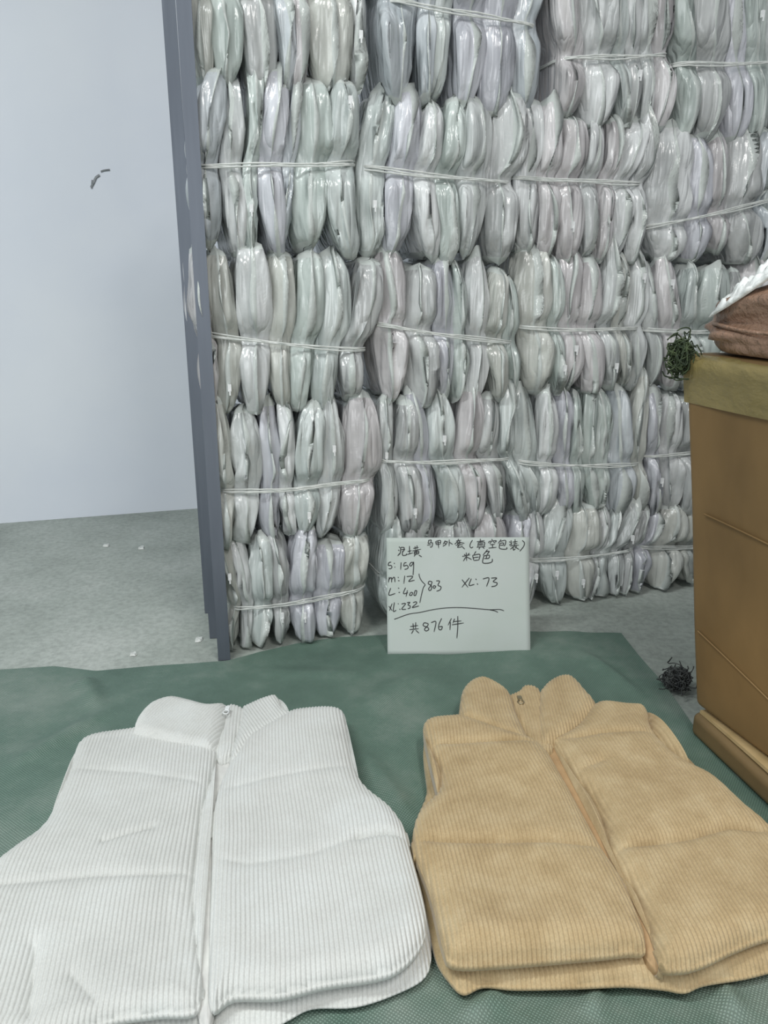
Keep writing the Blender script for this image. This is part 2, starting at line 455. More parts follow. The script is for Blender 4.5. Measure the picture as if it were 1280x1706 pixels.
def bundle(top, mid, bot, n, label, weights=None, depth=0.27, fan=0.0):
    """top=(xl,xr,y) mid=(xl,yl,xr,yr) bot=(xl,xr,y) in pixels of the photograph, on the stack's front plane"""
    tl, zt = Q(top[0], top[2]); tr, zt2 = Q(top[1], top[2])
    zt = (zt + zt2) / 2
    ml, zml = Q(mid[0], mid[1]); mr, zmr = Q(mid[2], mid[3])
    bl, zb1 = Q(bot[0], bot[2]); br, zb2 = Q(bot[1], bot[2])
    zb = max((zb1 + zb2) / 2, 0.006)
    sc = (ml + mr) / 2
    loc = stack_pt(sc, 0, zb)
    t = thing('garment_bundle', tuple(loc), label, 'bundle', 'string-tied bundles of bagged garments in the stack', ANG)
    t.matrix_basis = Matrix.Translation(Vector(loc)) @ Matrix.Rotation(ANG, 4, 'Z')
    hgt = zt - zb
    vs = ((zml + zmr) / 2 - zb) / hgt
    wts = rng.uniform(0.5, 1.6, n) if weights is None else np.asarray(weights, float)
    cum = np.r_[0, np.cumsum(wts)] / wts.sum()
    def edge(c):
        b_, m_, t_ = bl + (br - bl) * c, ml + (mr - ml) * c, tl + (tr - tl) * c
        def fn(v):
            up = np.clip((v - vs) / (1 - vs), 0, 1); dn = np.clip((vs - v) / vs, 0, 1)
            s = lambda q: (1 - np.exp(-3.0 * q)) / (1 - math.exp(-3.0))
            return m_ + (t_ - m_) * s(up) + (b_ - m_) * s(dn) - sc
        return fn
    infos = []
    for i in range(n):
        m = BAG[rng.integers(len(BAG))]
        dz0 = abs(rng.normal()) * (0.012 if bot[2] < 960 else 0.003); dz1 = rng.normal() * 0.010
        vloc = np.interp((cum[i] + cum[i + 1]) / 2, [0, 1], [zml, zmr])
        vsi = (vloc - zb - dz0) / (hgt + dz1 - dz0)
        bag, info = make_bag(t, edge(cum[i]), edge(cum[i + 1]), dz0, hgt + dz1, vsi, depth + rng.uniform(-0.02, 0.01), m, i, rng.uniform(-0.006, 0.016), bot[2] > 960)
        infos.append((bag, info))
        if rng.random() < 0.28:
            zip_slider(bag, info, rng.choice([rng.uniform(0.62, 0.85), rng.uniform(0.15, 0.35)]))
    # the binding string: a few strands round the whole bundle
    parts = []
    for k in range(3):
        oz = (k - 1) * 0.0028
        a = np.linspace(0, 1, 40)
        xw = ml - sc + (mr - ml) * a
        zz = np.interp(a, [0, 1], [zml - zb, zmr - zb]) + oz + 0.0018 * np.sin(a * rng.uniform(4, 11) + rng.uniform(0, 6)) - 0.004 * np.sin(a * math.pi)
        yy = 0.015 - 0.006 * np.sin(a * math.pi) + 0.001 * np.sin(a * 60 + k) + 0.02 * (np.abs(2 * a - 1) ** 14)
        front = np.stack([xw, yy, zz], 1)
        bx = np.array([[mr - sc + 0.004, 0.05, front[-1, 2]], [mr - sc + 0.004, depth * 0.8, zmr - zb + oz], [mr - sc - 0.03, depth + 0.02, zmr - zb + oz],
                       [ml - sc + 0.03, depth + 0.02, zml - zb + oz], [ml - sc - 0.004, depth * 0.8, zml - zb + oz], [ml - sc - 0.004, 0.05, front[0, 2]]])
        loop = np.vstack([front, bx, front[:1]])
        parts.append(tube(loop, 0.0017, 6))
    v, f = join(parts)
    mesh('binding_string', v, f, M['string'], t, True, local=True)
    return t

BUND = [
 # column beside the steel posts
 ((318, 618, -190), (320, -25, 615, -30), (322, 622, 150), 7, 'topmost bundle of bagged garments beside the steel posts, cut by the photo edge'),
 ((322, 608, 112), (326, 273, 599, 268), (330, 592, 432), 7, 'bundle beside the steel posts, second from the top, with nearly level white string'),
 ((318, 640, 418), (343, 557, 616, 584), (346, 604, 692), 7, 'bundle beside the steel posts in the middle row, string slanting down to the right'),
 ((352, 638, 676), (364, 823, 627, 802), (366, 622, 912), 7, 'bundle beside the steel posts, second from the floor, above the bottom one'),
 ((366, 622, 898), (386, 1021, 615, 984), (382, 612, 1098), 7, 'bottom bundle beside the steel posts, standing at the edge of the green tarp'),
 # second column
 ((640, 935, -190), (648, -8, 905, 38), (638, 908, 186), 6, 'topmost bundle of the second column from the steel posts, string slanting at the photo edge'),
 ((612, 890, 152), (608, 276, 862, 302), (606, 862, 442), 6, 'pinkish bundle of the second column from the posts, second from the top'),
 ((634, 872, 428), (632, 541, 866, 571), (636, 868, 682), 7, 'middle-row bundle of the second column from the steel posts'),
 ((634, 868, 664), (634, 771, 862, 766), (648, 874, 894), 7, 'bundle of the second column from the posts directly above the paper sign'),
 ((640, 884, 872), (644, 968, 880, 955), (640, 880, 1052), 6, 'floor-level bundle mostly hidden behind the paper sign'),
 # third column
 ((934, 1130, -120), (946, 92, 1126, 87), (936, 1126, 212), 6, 'topmost bundle of the third column from the posts, tied level'),
 ((880, 1112, 188), (868, 292, 1083, 304), (868, 1076, 440), 7, 'bundle of the third column from the posts, second from the top'),
 ((872, 1096, 420), (874, 545, 1078, 548), (880, 1084, 660), 7, 'middle-row bundle of the third column from the posts, with a slack level string'),
 ((868, 1088, 650), (868, 773, 1078, 776), (872, 1078, 872), 8, 'bundle of the third column from the posts, second from the floor, greenish'),
 ((888, 1090, 852), (884, 938, 1066, 918), (884, 1050, 1016), 7, 'bottom bundle to the right of the paper sign, bags leaning right'),
 # column behind the carton
 ((1132, 1340, -110), (1140, 103, 1336, 98), (1134, 1336, 242), 5, 'topmost bundle of the column farthest from the steel posts'),
 ((1104, 1340, 222), (1090, 377, 1330, 322), (1092, 1330, 440), 6, 'bundle farthest from the posts whose string slants up to the right, above the carton'),
 ((1090, 1300, 440), (1086, 551, 1296, 548), (1090, 1296, 652), 6, 'bundle half hidden behind the wrapped sack on the carton'),
 ((1092, 1290, 648), (1084, 764, 1290, 738), (1084, 1288, 868), 6, 'bundle peeking out behind the carton, second from the floor'),
 ((1096, 1280, 846), (1070, 916, 1280, 905), (1060, 1280, 992), 6, 'bottom bundle half hidden behind the carton'),
]
for args in BUND:
    bundle(*args)

# ------------------------------------------------------------------ steel posts
def post(px, py, wid, dep, lean, hgt, label, rot):
    b = P(px, py)
    c, s = math.cos(rot), math.sin(rot)
    ex = np.array([c, s, 0]); ey = np.array([-s, c, 0]); th = 0.003
    prof = [(-wid / 2, 0), (wid / 2, 0), (wid / 2, th), (-wid / 2 + th, th), (-wid / 2 + th, dep), (-wid / 2, dep)]
    v = []
    for z in (0.001, hgt):
        for x, y in prof:
            v.append(b + ex * (x + lean[0] * z) + ey * (y + lean[1] * z) + np.array([0, 0, z]))
    n = len(prof)
    f = [[i, (i + 1) % n, n + (i + 1) % n, n + i] for i in range(n)]
    f += [[5, 4, 3, 0], [0, 3, 2, 1], [n, n + 3, n + 4, n + 5], [n, n + 1, n + 2, n + 3]]
    t = mesh('steel_post', v, f, M['steel'], None, False, origin=b)
    return tag(t, label, 'post', 'grey angle-iron posts at the left end of the stack')
post(374, 1101, 0.026, 0.026, (0.004, 0.0), 2.2, 'nearest grey angle-iron post, standing against the bundles at the tarp edge', 0.12)
post(357, 1064, 0.020, 0.024, (0.0, 0.0), 2.2, 'middle grey angle-iron post, between the nearest and the farthest', 0.12)
post(347, 1022, 0.016, 0.022, (0.002, 0.0), 2.2, 'farthest grey angle-iron post, its foot well back on the concrete', 0.12)

# ------------------------------------------------------------------ tarp
TR = np.random.default_rng(5)
far_px = [(-420, 1128), (-200, 1122), (0, 1117), (90, 1111), (160, 1119), (250, 1111), (380, 1102), (430, 1088), (500, 1072), (560, 1063), (625, 1060), (700, 1062), (900, 1060), (1035, 1060)]
far_w = np.array([P(*p)[:2] for p in far_px])
right_px = [(1035, 1060), (1060, 1096), (1110, 1152), (1170, 1232), (1230, 1296), (1300, 1350)]
right_w = np.array([P(*p)[:2] for p in right_px])
right_w = np.vstack([right_w, [[right_w[-1, 0] + 0.03, 0.75], [right_w[-1, 0] + 0.02, 0.2], [right_w[-1, 0] + 0.05, -0.1]]])
nu, nv = 260, 220
vv = np.linspace(0, 1, nv) ** 1.0; uu = np.linspace(0, 1, nu)
xl = -1.35
yn = -0.1
Ycorner = right_w[0, 1]
VYr = yn + vv * (Ycorner - yn)
xr = np.interp(VYr, right_w[::-1, 1], right_w[::-1, 0])
X = xl + uu[None] * (xr[:, None] - xl)
Yf = np.interp(X, far_w[:, 0], far_w[:, 1])
Y = yn + vv[:, None] * (Yf - yn)
Wt = Waves(TR, 14, 5, 26, 2); Wt2 = Waves(TR, 10, 25, 70, 2)
Z = 0.003 + 0.0036 * (1.2 + Wt(X, Y)) + 0.0007 * Wt2(X, Y)
def fold(p, q, w, h):
    global Z
    p = np.array(P(*p)[:2]); q = np.array(P(*q)[:2]); d = q - p; L = np.linalg.norm(d); d /= L
    a = (X - p[0]) * d[0] + (Y - p[1]) * d[1]; b = -(X - p[0]) * d[1] + (Y - p[1]) * d[0]
    m = np.exp(-((a / L - 0.5) / 0.4) ** 4)
    Z += h * m * np.exp(-(b / w) ** 2)
fold((100, 1330), (185, 1215), 0.012, 0.012)
fold((0, 1300), (200, 1180), 0.02, 0.010)
fold((130, 1110), (165, 1190), 0.02, 0.016)
fold((600, 1200), (720, 1120), 0.03, 0.010)
fold((960, 1090), (1080, 1180), 0.015, 0.010)
fold((770, 1706), (840, 1660), 0.01, 0.010)
fold((980, 1700), (1000, 1650), 0.012, 0.010)
fold((1230, 1706), (1200, 1640), 0.012, 0.012)
fold((420, 1120), (620, 1130), 0.02, 0.006)
fold((600, 1260), (690, 1380), 0.02, 0.012)
# flat under the stack, the posts and the carton
flat = ((X - _a[0]) * NB[0] + (Y - _a[1]) * NB[1])
Z = np.where(flat > -0.03, 0.002 + (Z - 0.002) * np.clip(-flat / 0.03, 0, 1), Z)
Z = np.clip(Z, 0.0015, None)
Vt = np.stack([X, Y, Z], -1).reshape(-1, 3)
tarp = mesh('woven_tarp', Vt, grid_faces(nu, nv), M['tarp'], None, True, origin=np.array([0, 0.8, 0.0]))
tag(tarp, 'creased green woven tarpaulin spread over the concrete floor under the vests', 'tarp')

# ------------------------------------------------------------------ corduroy vests
RIB = 0.0056
def seg_dist(x, y, poly, closed):
    d = np.full(x.shape, 1e9)
    n = len(poly)
    for i in range(n if closed else n - 1):
        a = poly[i]; b = poly[(i + 1) % n]
        ab = b - a; L2 = (ab ** 2).sum() + 1e-12
        t = np.clip(((x - a[0]) * ab[0] + (y - a[1]) * ab[1]) / L2, 0, 1)
        d = np.minimum(d, np.hypot(x - a[0] - t * ab[0], y - a[1] - t * ab[1]))
    return d
def vest_frame(p, q, z):
    """rib axis from a lower pixel p to an upper pixel q"""
    a = P(*p, z); b = P(*q, z)
    d = (b - a)[:2]; d /= np.linalg.norm(d)
    return a[:2], np.array([d[1], -d[0]]), d
def cloth(name, parent, poly_px, frame, zref, zedge, zlow, puff, R, mat, seams=(), rib=0.0032, nrow=170, per=8, rnd=0.010, lump=0.003, seed=0, tilt=None, hemscale=1.0, ribw=RIB, smoothpoly=True):
    """a padded cloth panel: columns follow the corduroy ribs, ends roll under"""
    org, ax, ay = frame
    pp = np.array(poly_px, float)
    w = np.array([P(x, y, zref)[:2] for x, y in pp]) - org
    poly = np.stack([w @ ax, w @ ay], 1)
    if smoothpoly:
        c = np.vstack([poly, poly[:1]])
        poly = smooth_curve(c, 5)[:-1]
    x0, x1 = poly[:, 0].min() + 0.0004, poly[:, 0].max() - 0.0004
    nx = max(int((x1 - x0) / ribw * per), 8)
    xs = np.linspace(x0, x1, nx)
    ytop = np.full(nx, -1e9); ybot = np.full(nx, 1e9)
    for i in range(len(poly)):
        a = poly[i]; b = poly[(i + 1) % len(poly)]
        if abs(a[0] - b[0]) < 1e-9: continue
        lo, hi = min(a[0], b[0]), max(a[0], b[0])
        k = (xs >= lo) & (xs <= hi)
        yy = a[1] + (b[1] - a[1]) * (xs[k] - a[0]) / (b[0] - a[0])
        ytop[k] = np.maximum(ytop[k], yy); ybot[k] = np.minimum(ybot[k], yy)
    bad = ytop < ybot
    if bad.any():
        good = ~bad
        ytop[bad] = np.interp(xs[bad], xs[good], ytop[good]); ybot[bad] = np.interp(xs[bad], xs[good], ybot[good])
    r = np.random.default_rng(seed)
    Wl = Waves(r, 8, 10, 40, 2); Wx = Waves(r, 6, 12, 45, 2)
    t = np.linspace(0, 1, nrow)
    ylev = ybot.min() + (ytop.max() - ybot.min()) * t
    Xg = xs[None, :] + 0 * t[:, None]
    Yg = np.clip(ylev[:, None] + 0 * Xg, ybot[None], ytop[None])
    d = seg_dist(Xg, Yg, poly, True)
    q = np.clip(d / R, 0, 1)
    Zg = zedge + puff * np.sqrt(np.clip(1 - (1 - q) ** 2, 0, 1))
    for sp, dip, sw in seams:
        s = np.array([P(x, y, zref)[:2] for x, y in sp]) - org
        s = np.stack([s @ ax, s @ ay], 1)
        ds = seg_dist(Xg, Yg, s, False)
        Zg -= dip * np.exp(-(ds / sw)) * q
    Zg += lump * Wl(Xg, Yg) * q
    if tilt is not None:
        Zg += tilt(Xg, Yg)
    ribs = (np.abs(np.sin(math.pi * Xg / ribw)) + 0.01) ** 0.42
    Zg += rib * ribs
    Yg = Yg + (rib * 0.8 * ribs) * np.where(Yg < ((ytop + ybot) / 2)[None], -1, 1) * np.exp(-d / 0.006)
    Xd = Xg + 0.0016 * Wx(Xg * 0.6, Yg) * q
    # ends roll under
    rows_b, rows_t = [], []
    zdrop = zedge - zlow
    for a in np.linspace(0, math.pi * 0.95, 8)[1:]:
        zz = -zdrop * (1 - math.cos(a)) / 2 * 1.15
        inn = rnd * (math.sin(a) * -0.6 + (a / math.pi) ** 2 * 2.6)
        span = (ytop - ybot)
        k = np.clip(span / (4 * rnd), 0, 1)
        rows_b.append((Xd[0], Yg[0] + inn * k, Zg[0] + zz)); rows_t.append((Xd[-1], Yg[-1] - inn * k, Zg[-1] + zz))
    Xa = np.vstack([r_[0] for r_ in rows_b[::-1]] + [Xd] + [r_[0] for r_ in rows_t])
    Ya = np.vstack([r_[1] for r_ in rows_b[::-1]] + [Yg] + [r_[1] for r_ in rows_t])
    Za = np.vstack([r_[2] for r_ in rows_b[::-1]] + [Zg] + [r_[2] for r_ in rows_t])
    # side walls of the first and last column
    def wall_cols(i):
        out = []
        for a in np.linspace(0, math.pi * 0.75, 5)[1:]:
            sg = 1 if i == 0 else -1
            inn = rnd * (math.sin(a) * -0.5 + (a / math.pi) ** 2 * 1.4)
            out.append((Xa[:, i] + sg * inn, Ya[:, i], np.maximum(Za[:, i] - zdrop * (1 - math.cos(a)) / 2 * 1.15, zlow - 0.003)))
        return out
    wl, wr = wall_cols(0), wall_cols(-1)
    Xa = np.hstack([c[0][:, None] for c in wl[::-1]] + [Xa] + [c[0][:, None] for c in wr])
    Ya = np.hstack([c[1][:, None] for c in wl[::-1]] + [Ya] + [c[1][:, None] for c in wr])
    Za = np.hstack([c[2][:, None] for c in wl[::-1]] + [Za] + [c[2][:, None] for c in wr])
    Za = np.maximum(Za, zlow - 0.004)
    V = np.stack([org[0] + Xa * ax[0] + Ya * ay[0], org[1] + Xa * ax[1] + Ya * ay[1], Za], -1)
    return mesh(name, V.reshape(-1, 3), grid_faces(Xa.shape[1], Xa.shape[0]), mat, parent, True)

# --- white vest
wv = thing('corduroy_vest', tuple(P(340, 1450)), 'cream white quilted corduroy vest lying flat on the tarp', 'vest')
wv.matrix_basis = Matrix.Translation(Vector(P(340, 1450)))
fr_w = vest_frame((346, 1680), (374, 1235), 0.045)
Z0 = 0.045
cloth('back_panel', wv, [(-40, 1545), (-8, 1452), (70, 1385), (112, 1300), (145, 1240), (230, 1222), (480, 1200), (566, 1198), (590, 1290), (655, 1362), (684, 1425), (712, 1510), (718, 1572), (708, 1618), (660, 1646), (592, 1668), (520, 1671), (480, 1690), (450, 1702), (340, 1716), (190, 1745), (60, 1770), (-45, 1765), (-60, 1650)],
      fr_w, 0.02, 0.016, 0.006, 0.012, 0.03, M['cord_white'], nrow=110, per=5, lump=0.001, seed=1)
cloth('front_panel', wv, [(228, 1218), (140, 1236), (116, 1294), (76, 1378), (20, 1424), (-12, 1455), (-45, 1545), (-62, 1640), (-50, 1738), (20, 1738), (110, 1722), (191, 1698), (262, 1688), (334, 1674), (327, 1570), (323, 1480), (337, 1356), (362, 1258), (330, 1240), (280, 1232)],
      fr_w, Z0, 0.045, 0.028, 0.015, 0.026, M['cord_white'],
      seams=[([(112, 1292), (230, 1300), (345, 1322)], 0.003, 0.006), ([(178, 1418), (215, 1405), (256, 1393)], 0.007, 0.004), ([(10, 1492), (152, 1477), (322, 1468)], 0.006, 0.006),
             ([(60, 1590), (45, 1706)], 0.008, 0.010), ([(120, 1640), (165, 1690)], 0.005, 0.008), ([(310, 1500), (312, 1660)], 0.004, 0.008)], nrow=200, lump=0.0022, seed=2)
cloth('front_panel', wv, [(470, 1200), (500, 1190), (568, 1190), (580, 1235), (591, 1288), (612, 1322), (650, 1354), (674, 1388), (684, 1424), (702, 1490), (710, 1545), (694, 1585), (660, 1616), (619, 1629), (540, 1641), (465, 1659), (390, 1661), (352, 1679), (350, 1590), (353, 1480), (359, 1345), (388, 1272), (410, 1235)],
      fr_w, Z0, 0.047, 0.028, 0.016, 0.026, M['cord_white'],
      seams=[([(362, 1332), (450, 1312), (592, 1292)], 0.003, 0.006), ([(595, 1412), (640, 1406), (682, 1412)], 0.011, 0.005), ([(356, 1446), (416, 1457), (520, 1440), (600, 1412)], 0.003, 0.007)], nrow=200, lump=0.0022, seed=3)
cloth('placket', wv, [(360, 1250), (338, 1350), (322, 1480), (328, 1672), (356, 1680), (358, 1480), (364, 1345), (392, 1268), (385, 1240)],
      fr_w, Z0, 0.036, 0.02, 0.009, 0.012, M['lining_white'], rib=0.0006, nrow=110, per=8, lump=0.0012, seed=4)
fr_wc = vest_frame((290, 1240), (362, 1166), 0.06)
cloth('collar', wv, [(222, 1222), (230, 1196), (250, 1174), (284, 1163), (314, 1168), (345, 1176), (378, 1178), (372, 1215), (356, 1250), (318, 1246), (270, 1236)],
      fr_wc, 0.058, 0.050, 0.022, 0.018, 0.022, M['cord_white'], nrow=100, lump=0.001, seed=5, smoothpoly=True)
fr_wc2 = vest_frame((455, 1215), (420, 1165), 0.06)
cloth('collar', wv, [(404, 1180), (438, 1165), (462, 1161), (472, 1182), (494, 1192), (470, 1212), (425, 1236), (398, 1262), (384, 1262), (396, 1215)],
      fr_wc2, 0.055, 0.048, 0.022, 0.016, 0.02, M['cord_white'], nrow=90, lump=0.001, seed=6)
cloth('collar_flap', wv, [(374, 1176), (388, 1172), (408, 1180), (412, 1196), (398, 1222), (388, 1252), (366, 1262), (360, 1240), (372, 1205)],
      vest_frame((385, 1250), (392, 1180), 0.06), 0.058, 0.047, 0.024, 0.012, 0.012, M['cord_white'], nrow=60, lump=0.0008, seed=7, rnd=0.006)
def zipper_pull(parent, px, py, z, mat, s=1.0):
    c = P(px, py, z)
    p1 = box(c + np.array([-0.004, -0.006, -0.002]) * s, (0.008 * s, 0, 0), (0, 0.012 * s, 0), (0, 0, 0.005 * s))
    o = mesh('zipper_pull', p1[0], p1[1], mat, parent, False)
    th = np.linspace(0, 2 * math.pi, 18)
    ring = np.stack([c[0] + 0.0055 * s * np.cos(th), c[1] - 0.013 * s + 0.007 * s * np.sin(th), np.full(18, c[2] + 0.001)], 1)
    rv, rf = tube(ring, 0.0012 * s, 6)
    rv = rv - np.array(parent.location)
    mesh('pull_ring', rv, rf, mat, o, True, local=True)
zipper_pull(wv, 379, 1181, 0.070, M['zip_white'], 0.9)

# --- tan vest
tv = thing('corduroy_vest', tuple(P(985, 1420)), 'tan quilted corduroy vest lying flat on the tarp beside the carton', 'vest')
tv.matrix_basis = Matrix.Translation(Vector(P(985, 1420)))
fr_t = vest_frame((1090, 1595), (892, 1200), 0.05)
ZT = 0.055
cloth('back_panel', tv, [(708, 1226), (706, 1262), (712, 1318), (698, 1358), (687, 1400), (691, 1442), (710, 1520), (726, 1588), (748, 1624), (772, 1645), (805, 1633), (860, 1637), (960, 1635), (1040, 1632), (1105, 1637), (1140, 1642), (1172, 1630), (1240, 1619), (1300, 1604), (1372, 1585), (1375, 1520), (1330, 1430), (1270, 1370), (1200, 1318), (1150, 1268), (1108, 1226), (1080, 1205), (980, 1195), (780, 1205)],
      fr_t, 0.025, 0.020, 0.006, 0.016, 0.03, M['cord_tan'], nrow=110, per=5, lump=0.0012, seed=11)
cloth('front_panel', tv, [(766, 1200), (708, 1210), (716, 1250), (734, 1290), (733, 1322), (718, 1340), (698, 1362), (689, 1392), (692, 1424), (708, 1466), (722, 1510), (738, 1578), (758, 1603), (840, 1601), (940, 1593), (1040, 1583), (1074, 1572), (1040, 1480), (1008, 1430), (968, 1360), (938, 1305), (900, 1248), (840, 1226)],
      fr_t, ZT, 0.054, 0.034, 0.022, 0.030, M['cord_tan'],
      seams=[([(716, 1256), (800, 1252), (900, 1252)], 0.010, 0.006), ([(700, 1416), (800, 1418), (920, 1421), (1006, 1428)], 0.012, 0.007)], nrow=200, lump=0.003, seed=12)
cloth('front_panel', tv, [(920, 1240), (960, 1218), (992, 1180), (1040, 1182), (1076, 1188), (1086, 1222), (1108, 1252), (1142, 1280), (1192, 1306), (1242, 1351), (1282, 1384), (1332, 1442), (1368, 1502), (1368, 1530), (1320, 1546), (1265, 1561), (1215, 1581), (1170, 1602), (1128, 1611), (1098, 1598), (1064, 1505), (1025, 1445), (998, 1360), (958, 1300)],
      fr_t, ZT, 0.054, 0.034, 0.022, 0.030, M['cord_tan'],
      seams=[([(918, 1246), (1000, 1238), (1090, 1240)], 0.008, 0.006), ([(1026, 1432), (1090, 1424), (1150, 1414), (1212, 1398), (1300, 1402)], 0.012, 0.007), ([(960, 1300), (1000, 1285)], 0.006, 0.01)], nrow=200, lump=0.003, seed=13)
cloth('placket', tv, [(896, 1240), (936, 1306), (966, 1362), (1006, 1432), (1038, 1482), (1076, 1580), (1104, 1592), (1064, 1500), (1026, 1440), (1000, 1358), (962, 1298), (924, 1236)],
      fr_t, ZT, 0.044, 0.024, 0.010, 0.012, M['lining_tan'], rib=0.0006, nrow=110, per=8, lump=0.0012, seed=14)
cloth('collar', tv, [(764, 1200), (767, 1170), (772, 1148), (786, 1134), (806, 1130), (830, 1140), (851, 1157), (862, 1190), (884, 1240), (862, 1238), (816, 1222)],
      vest_frame((830, 1230), (800, 1135), 0.065), 0.065, 0.055, 0.026, 0.020, 0.022, M['cord_tan'], nrow=110, lump=0.001, seed=15)
cloth('collar', tv, [(900, 1152), (914, 1137), (934, 1128), (956, 1130), (976, 1150), (994, 1176), (968, 1206), (930, 1232), (904, 1238), (898, 1200)],
      vest_frame((960, 1225), (930, 1130), 0.065), 0.065, 0.055, 0.026, 0.020, 0.022, M['cord_tan'], nrow=110, lump=0.001, seed=16)
cloth('collar_flap', tv, [(846, 1158), (864, 1150), (874, 1141), (894, 1143), (904, 1156), (908, 1200), (922, 1246), (890, 1250), (868, 1206)],
      vest_frame((905, 1245), (880, 1150), 0.06), 0.062, 0.050, 0.028, 0.012, 0.010, M['cord_tan'], nrow=80, lump=0.0008, seed=17, rnd=0.006)
zipper_pull(tv, 866, 1164, 0.066, M['zip_metal'], 1.0)

# ------------------------------------------------------------------ paper sign with handwriting
pBL, pBR = P(646, 1097), P(884, 1095)
pBL[2] = pBR[2] = 0.008
def at_depth(px, py, Y):
    d = ray(px, py); t = Y / d[1]
    return np.array([0, 0, H]) + d * t
top_y = pBL[1] + 0.085
pTL, pTR = at_depth(644, 896, top_y), at_depth(882, 895, top_y)
pn = np.cross(pBR - pBL, pTL - pBL); pn /= np.linalg.norm(pn)   # faces the camera
if pn[1] > 0: pn = -pn
def paper_pt(u, v, off=0.0):
    p = (pTL * (1 - u) + pTR * u) * (1 - v) + (pBL * (1 - u) + pBR * u) * v
    bow = 0.004 * np.sin(math.pi * v) * (0.6 + 0.4 * np.cos(3 * u)) + 0.0015 * np.sin(7 * u + 2 * v)
    return p + pn * (off - bow)
sg = thing('paper_sign', tuple((pBL + pBR) / 2), 'white sheet of paper with handwritten sizes and quantities leaning on the bundles', 'paper')
sg.matrix_basis = Matrix.Translation(Vector((pBL + pBR) / 2))
nu, nv = 30, 26
front = np.array([paper_pt(i / (nu - 1), j / (nv - 1), 0) for j in range(nv) for i in range(nu)])
back = np.array([paper_pt(i / (nu - 1), j / (nv - 1), -0.0006) for j in range(nv) for i in range(nu)])
g = grid_faces(nu, nv); gb = g[:, ::-1] + nu * nv
rim = [j * nu for j in range(nv)] + [(nv - 1) * nu + i for i in range(1, nu)] + [j * nu + nu - 1 for j in range(nv - 2, -1, -1)] + list(range(nu - 2, 0, -1))
rf = np.array([[rim[i], rim[(i + 1) % len(rim)], rim[(i + 1) % len(rim)] + nu * nv, rim[i] + nu * nv] for i in range(len(rim))])
mesh('sheet', np.vstack([front, back]), np.vstack([g, gb, rf]), M['paper'], sg, True)
def write(name, strokes, ox, oy, sc, wpx=0.75):
    """pen strokes given in an enlarged view of the sheet: origin (ox, oy), sc view units per photo pixel"""
    parts = []
    for s in strokes:
        px = np.array(s, float) / sc + np.array([ox, oy])
        c = smooth_curve(px, 5) if len(px) > 2 else resample(px, 4)
        dn = np.gradient(c, axis=0); dn /= np.linalg.norm(dn, axis=1)[:, None] + 1e-9
        nr = np.stack([-dn[:, 1], dn[:, 0]], 1)
        taper = np.ones(len(c)); taper[-1] = 0.55; taper[0] = 0.8
        l = c + nr * (wpx * taper)[:, None]; r = c - nr * (wpx * taper)[:, None]
        to = lambda q, off: np.array([paper_pt((x - 644.6) / 238.4, (y - 895.6) / 200.0, off) for x, y in q])
        V = np.vstack([to(l, 0.0007), to(r, 0.0007), to(l, -0.0001), to(r, -0.0001)]); n = len(c)
        f = [[i, i + 1, n + i + 1, n + i] for i in range(n - 1)] + [[2 * n + i, 2 * n + i + 1, i + 1, i] for i in range(n - 1)] + [[n + i, n + i + 1, 3 * n + i + 1, 3 * n + i] for i in range(n - 1)]
        parts.append((V, np.array(f)))
    v, f = join(parts)
    o = mesh(name, v, f, M['ink'], sg, False)
    return o
title = [
 [(65, 72), (100, 68), (92, 95)], [(72, 75), (66, 108), (112, 98), (110, 140), (95, 152), (85, 145)], [(52, 128), (98, 122)],
 [(150, 85), (158, 125)], [(150, 85), (205, 72), (205, 115)], [(158, 102), (203, 95)], [(160, 122), (203, 115)], [(178, 70), (185, 165)],
 [(262, 72), (235, 122)], [(255, 90), (285, 86), (266, 122), (232, 142)], [(252, 103), (270, 117)], [(308, 62), (305, 142)], [(310, 95), (347, 120)],
 [(385, 80), (445, 70)], [(415, 55), (400, 90), (368, 118)], [(418, 80), (440, 98), (482, 108)], [(404, 100), (440, 97)], [(405, 112), (438, 109)], [(405, 98), (402, 130)], [(380, 130), (465, 123)], [(420, 130), (402, 155), (450, 150)], [(448, 140), (486, 178)],
 [(575, 70), (551, 110), (545, 145), (560, 162), (582, 150)],
 [(625, 90), (715, 75)], [(665, 55), (668, 100)], [(642, 100), (635, 150)], [(642, 100), (712, 95), (708, 145)], [(645, 116), (702, 111)], [(645, 131), (702, 127)], [(622, 155), (722, 147)], [(658, 155), (648, 182)], [(688, 150), (712, 172)],
 [(795, 58), (806, 72)], [(766, 86), (760, 107)], [(766, 86), (847, 78), (838, 96)], [(790, 92), (773, 115)], [(815, 90), (837, 108)], [(780, 126), (832, 120)], [(806, 122), (805, 160)], [(760, 166), (852, 157)],
 [(905, 64), (870, 112)], [(894, 86), (957, 76), (950, 130), (934, 140)], [(890, 110), (930, 105), (928, 130), (892, 132)], [(890, 110), (885, 165), (925, 180), (970, 176), (970, 156)],
 [(1020, 74), (1028, 132)], [(1000, 90), (1015, 101)], [(1000, 131), (1025, 115)], [(1040, 96), (1097, 88)], [(1068, 62), (1066, 115)], [(1045, 118), (1094, 112)], [(1008, 141), (1112, 132)], [(1060, 124), (1066, 145)], [(1055, 145), (1010, 182)], [(1045, 155), (1048, 190), (1072, 174)], [(1087, 145), (1065, 161)], [(1060, 150), (1117, 186)],
 [(1150, 75), (1176, 105), (1165, 150), (1120, 206)]]
write('title_writing', title, 705, 890, 6.919, 0.7)
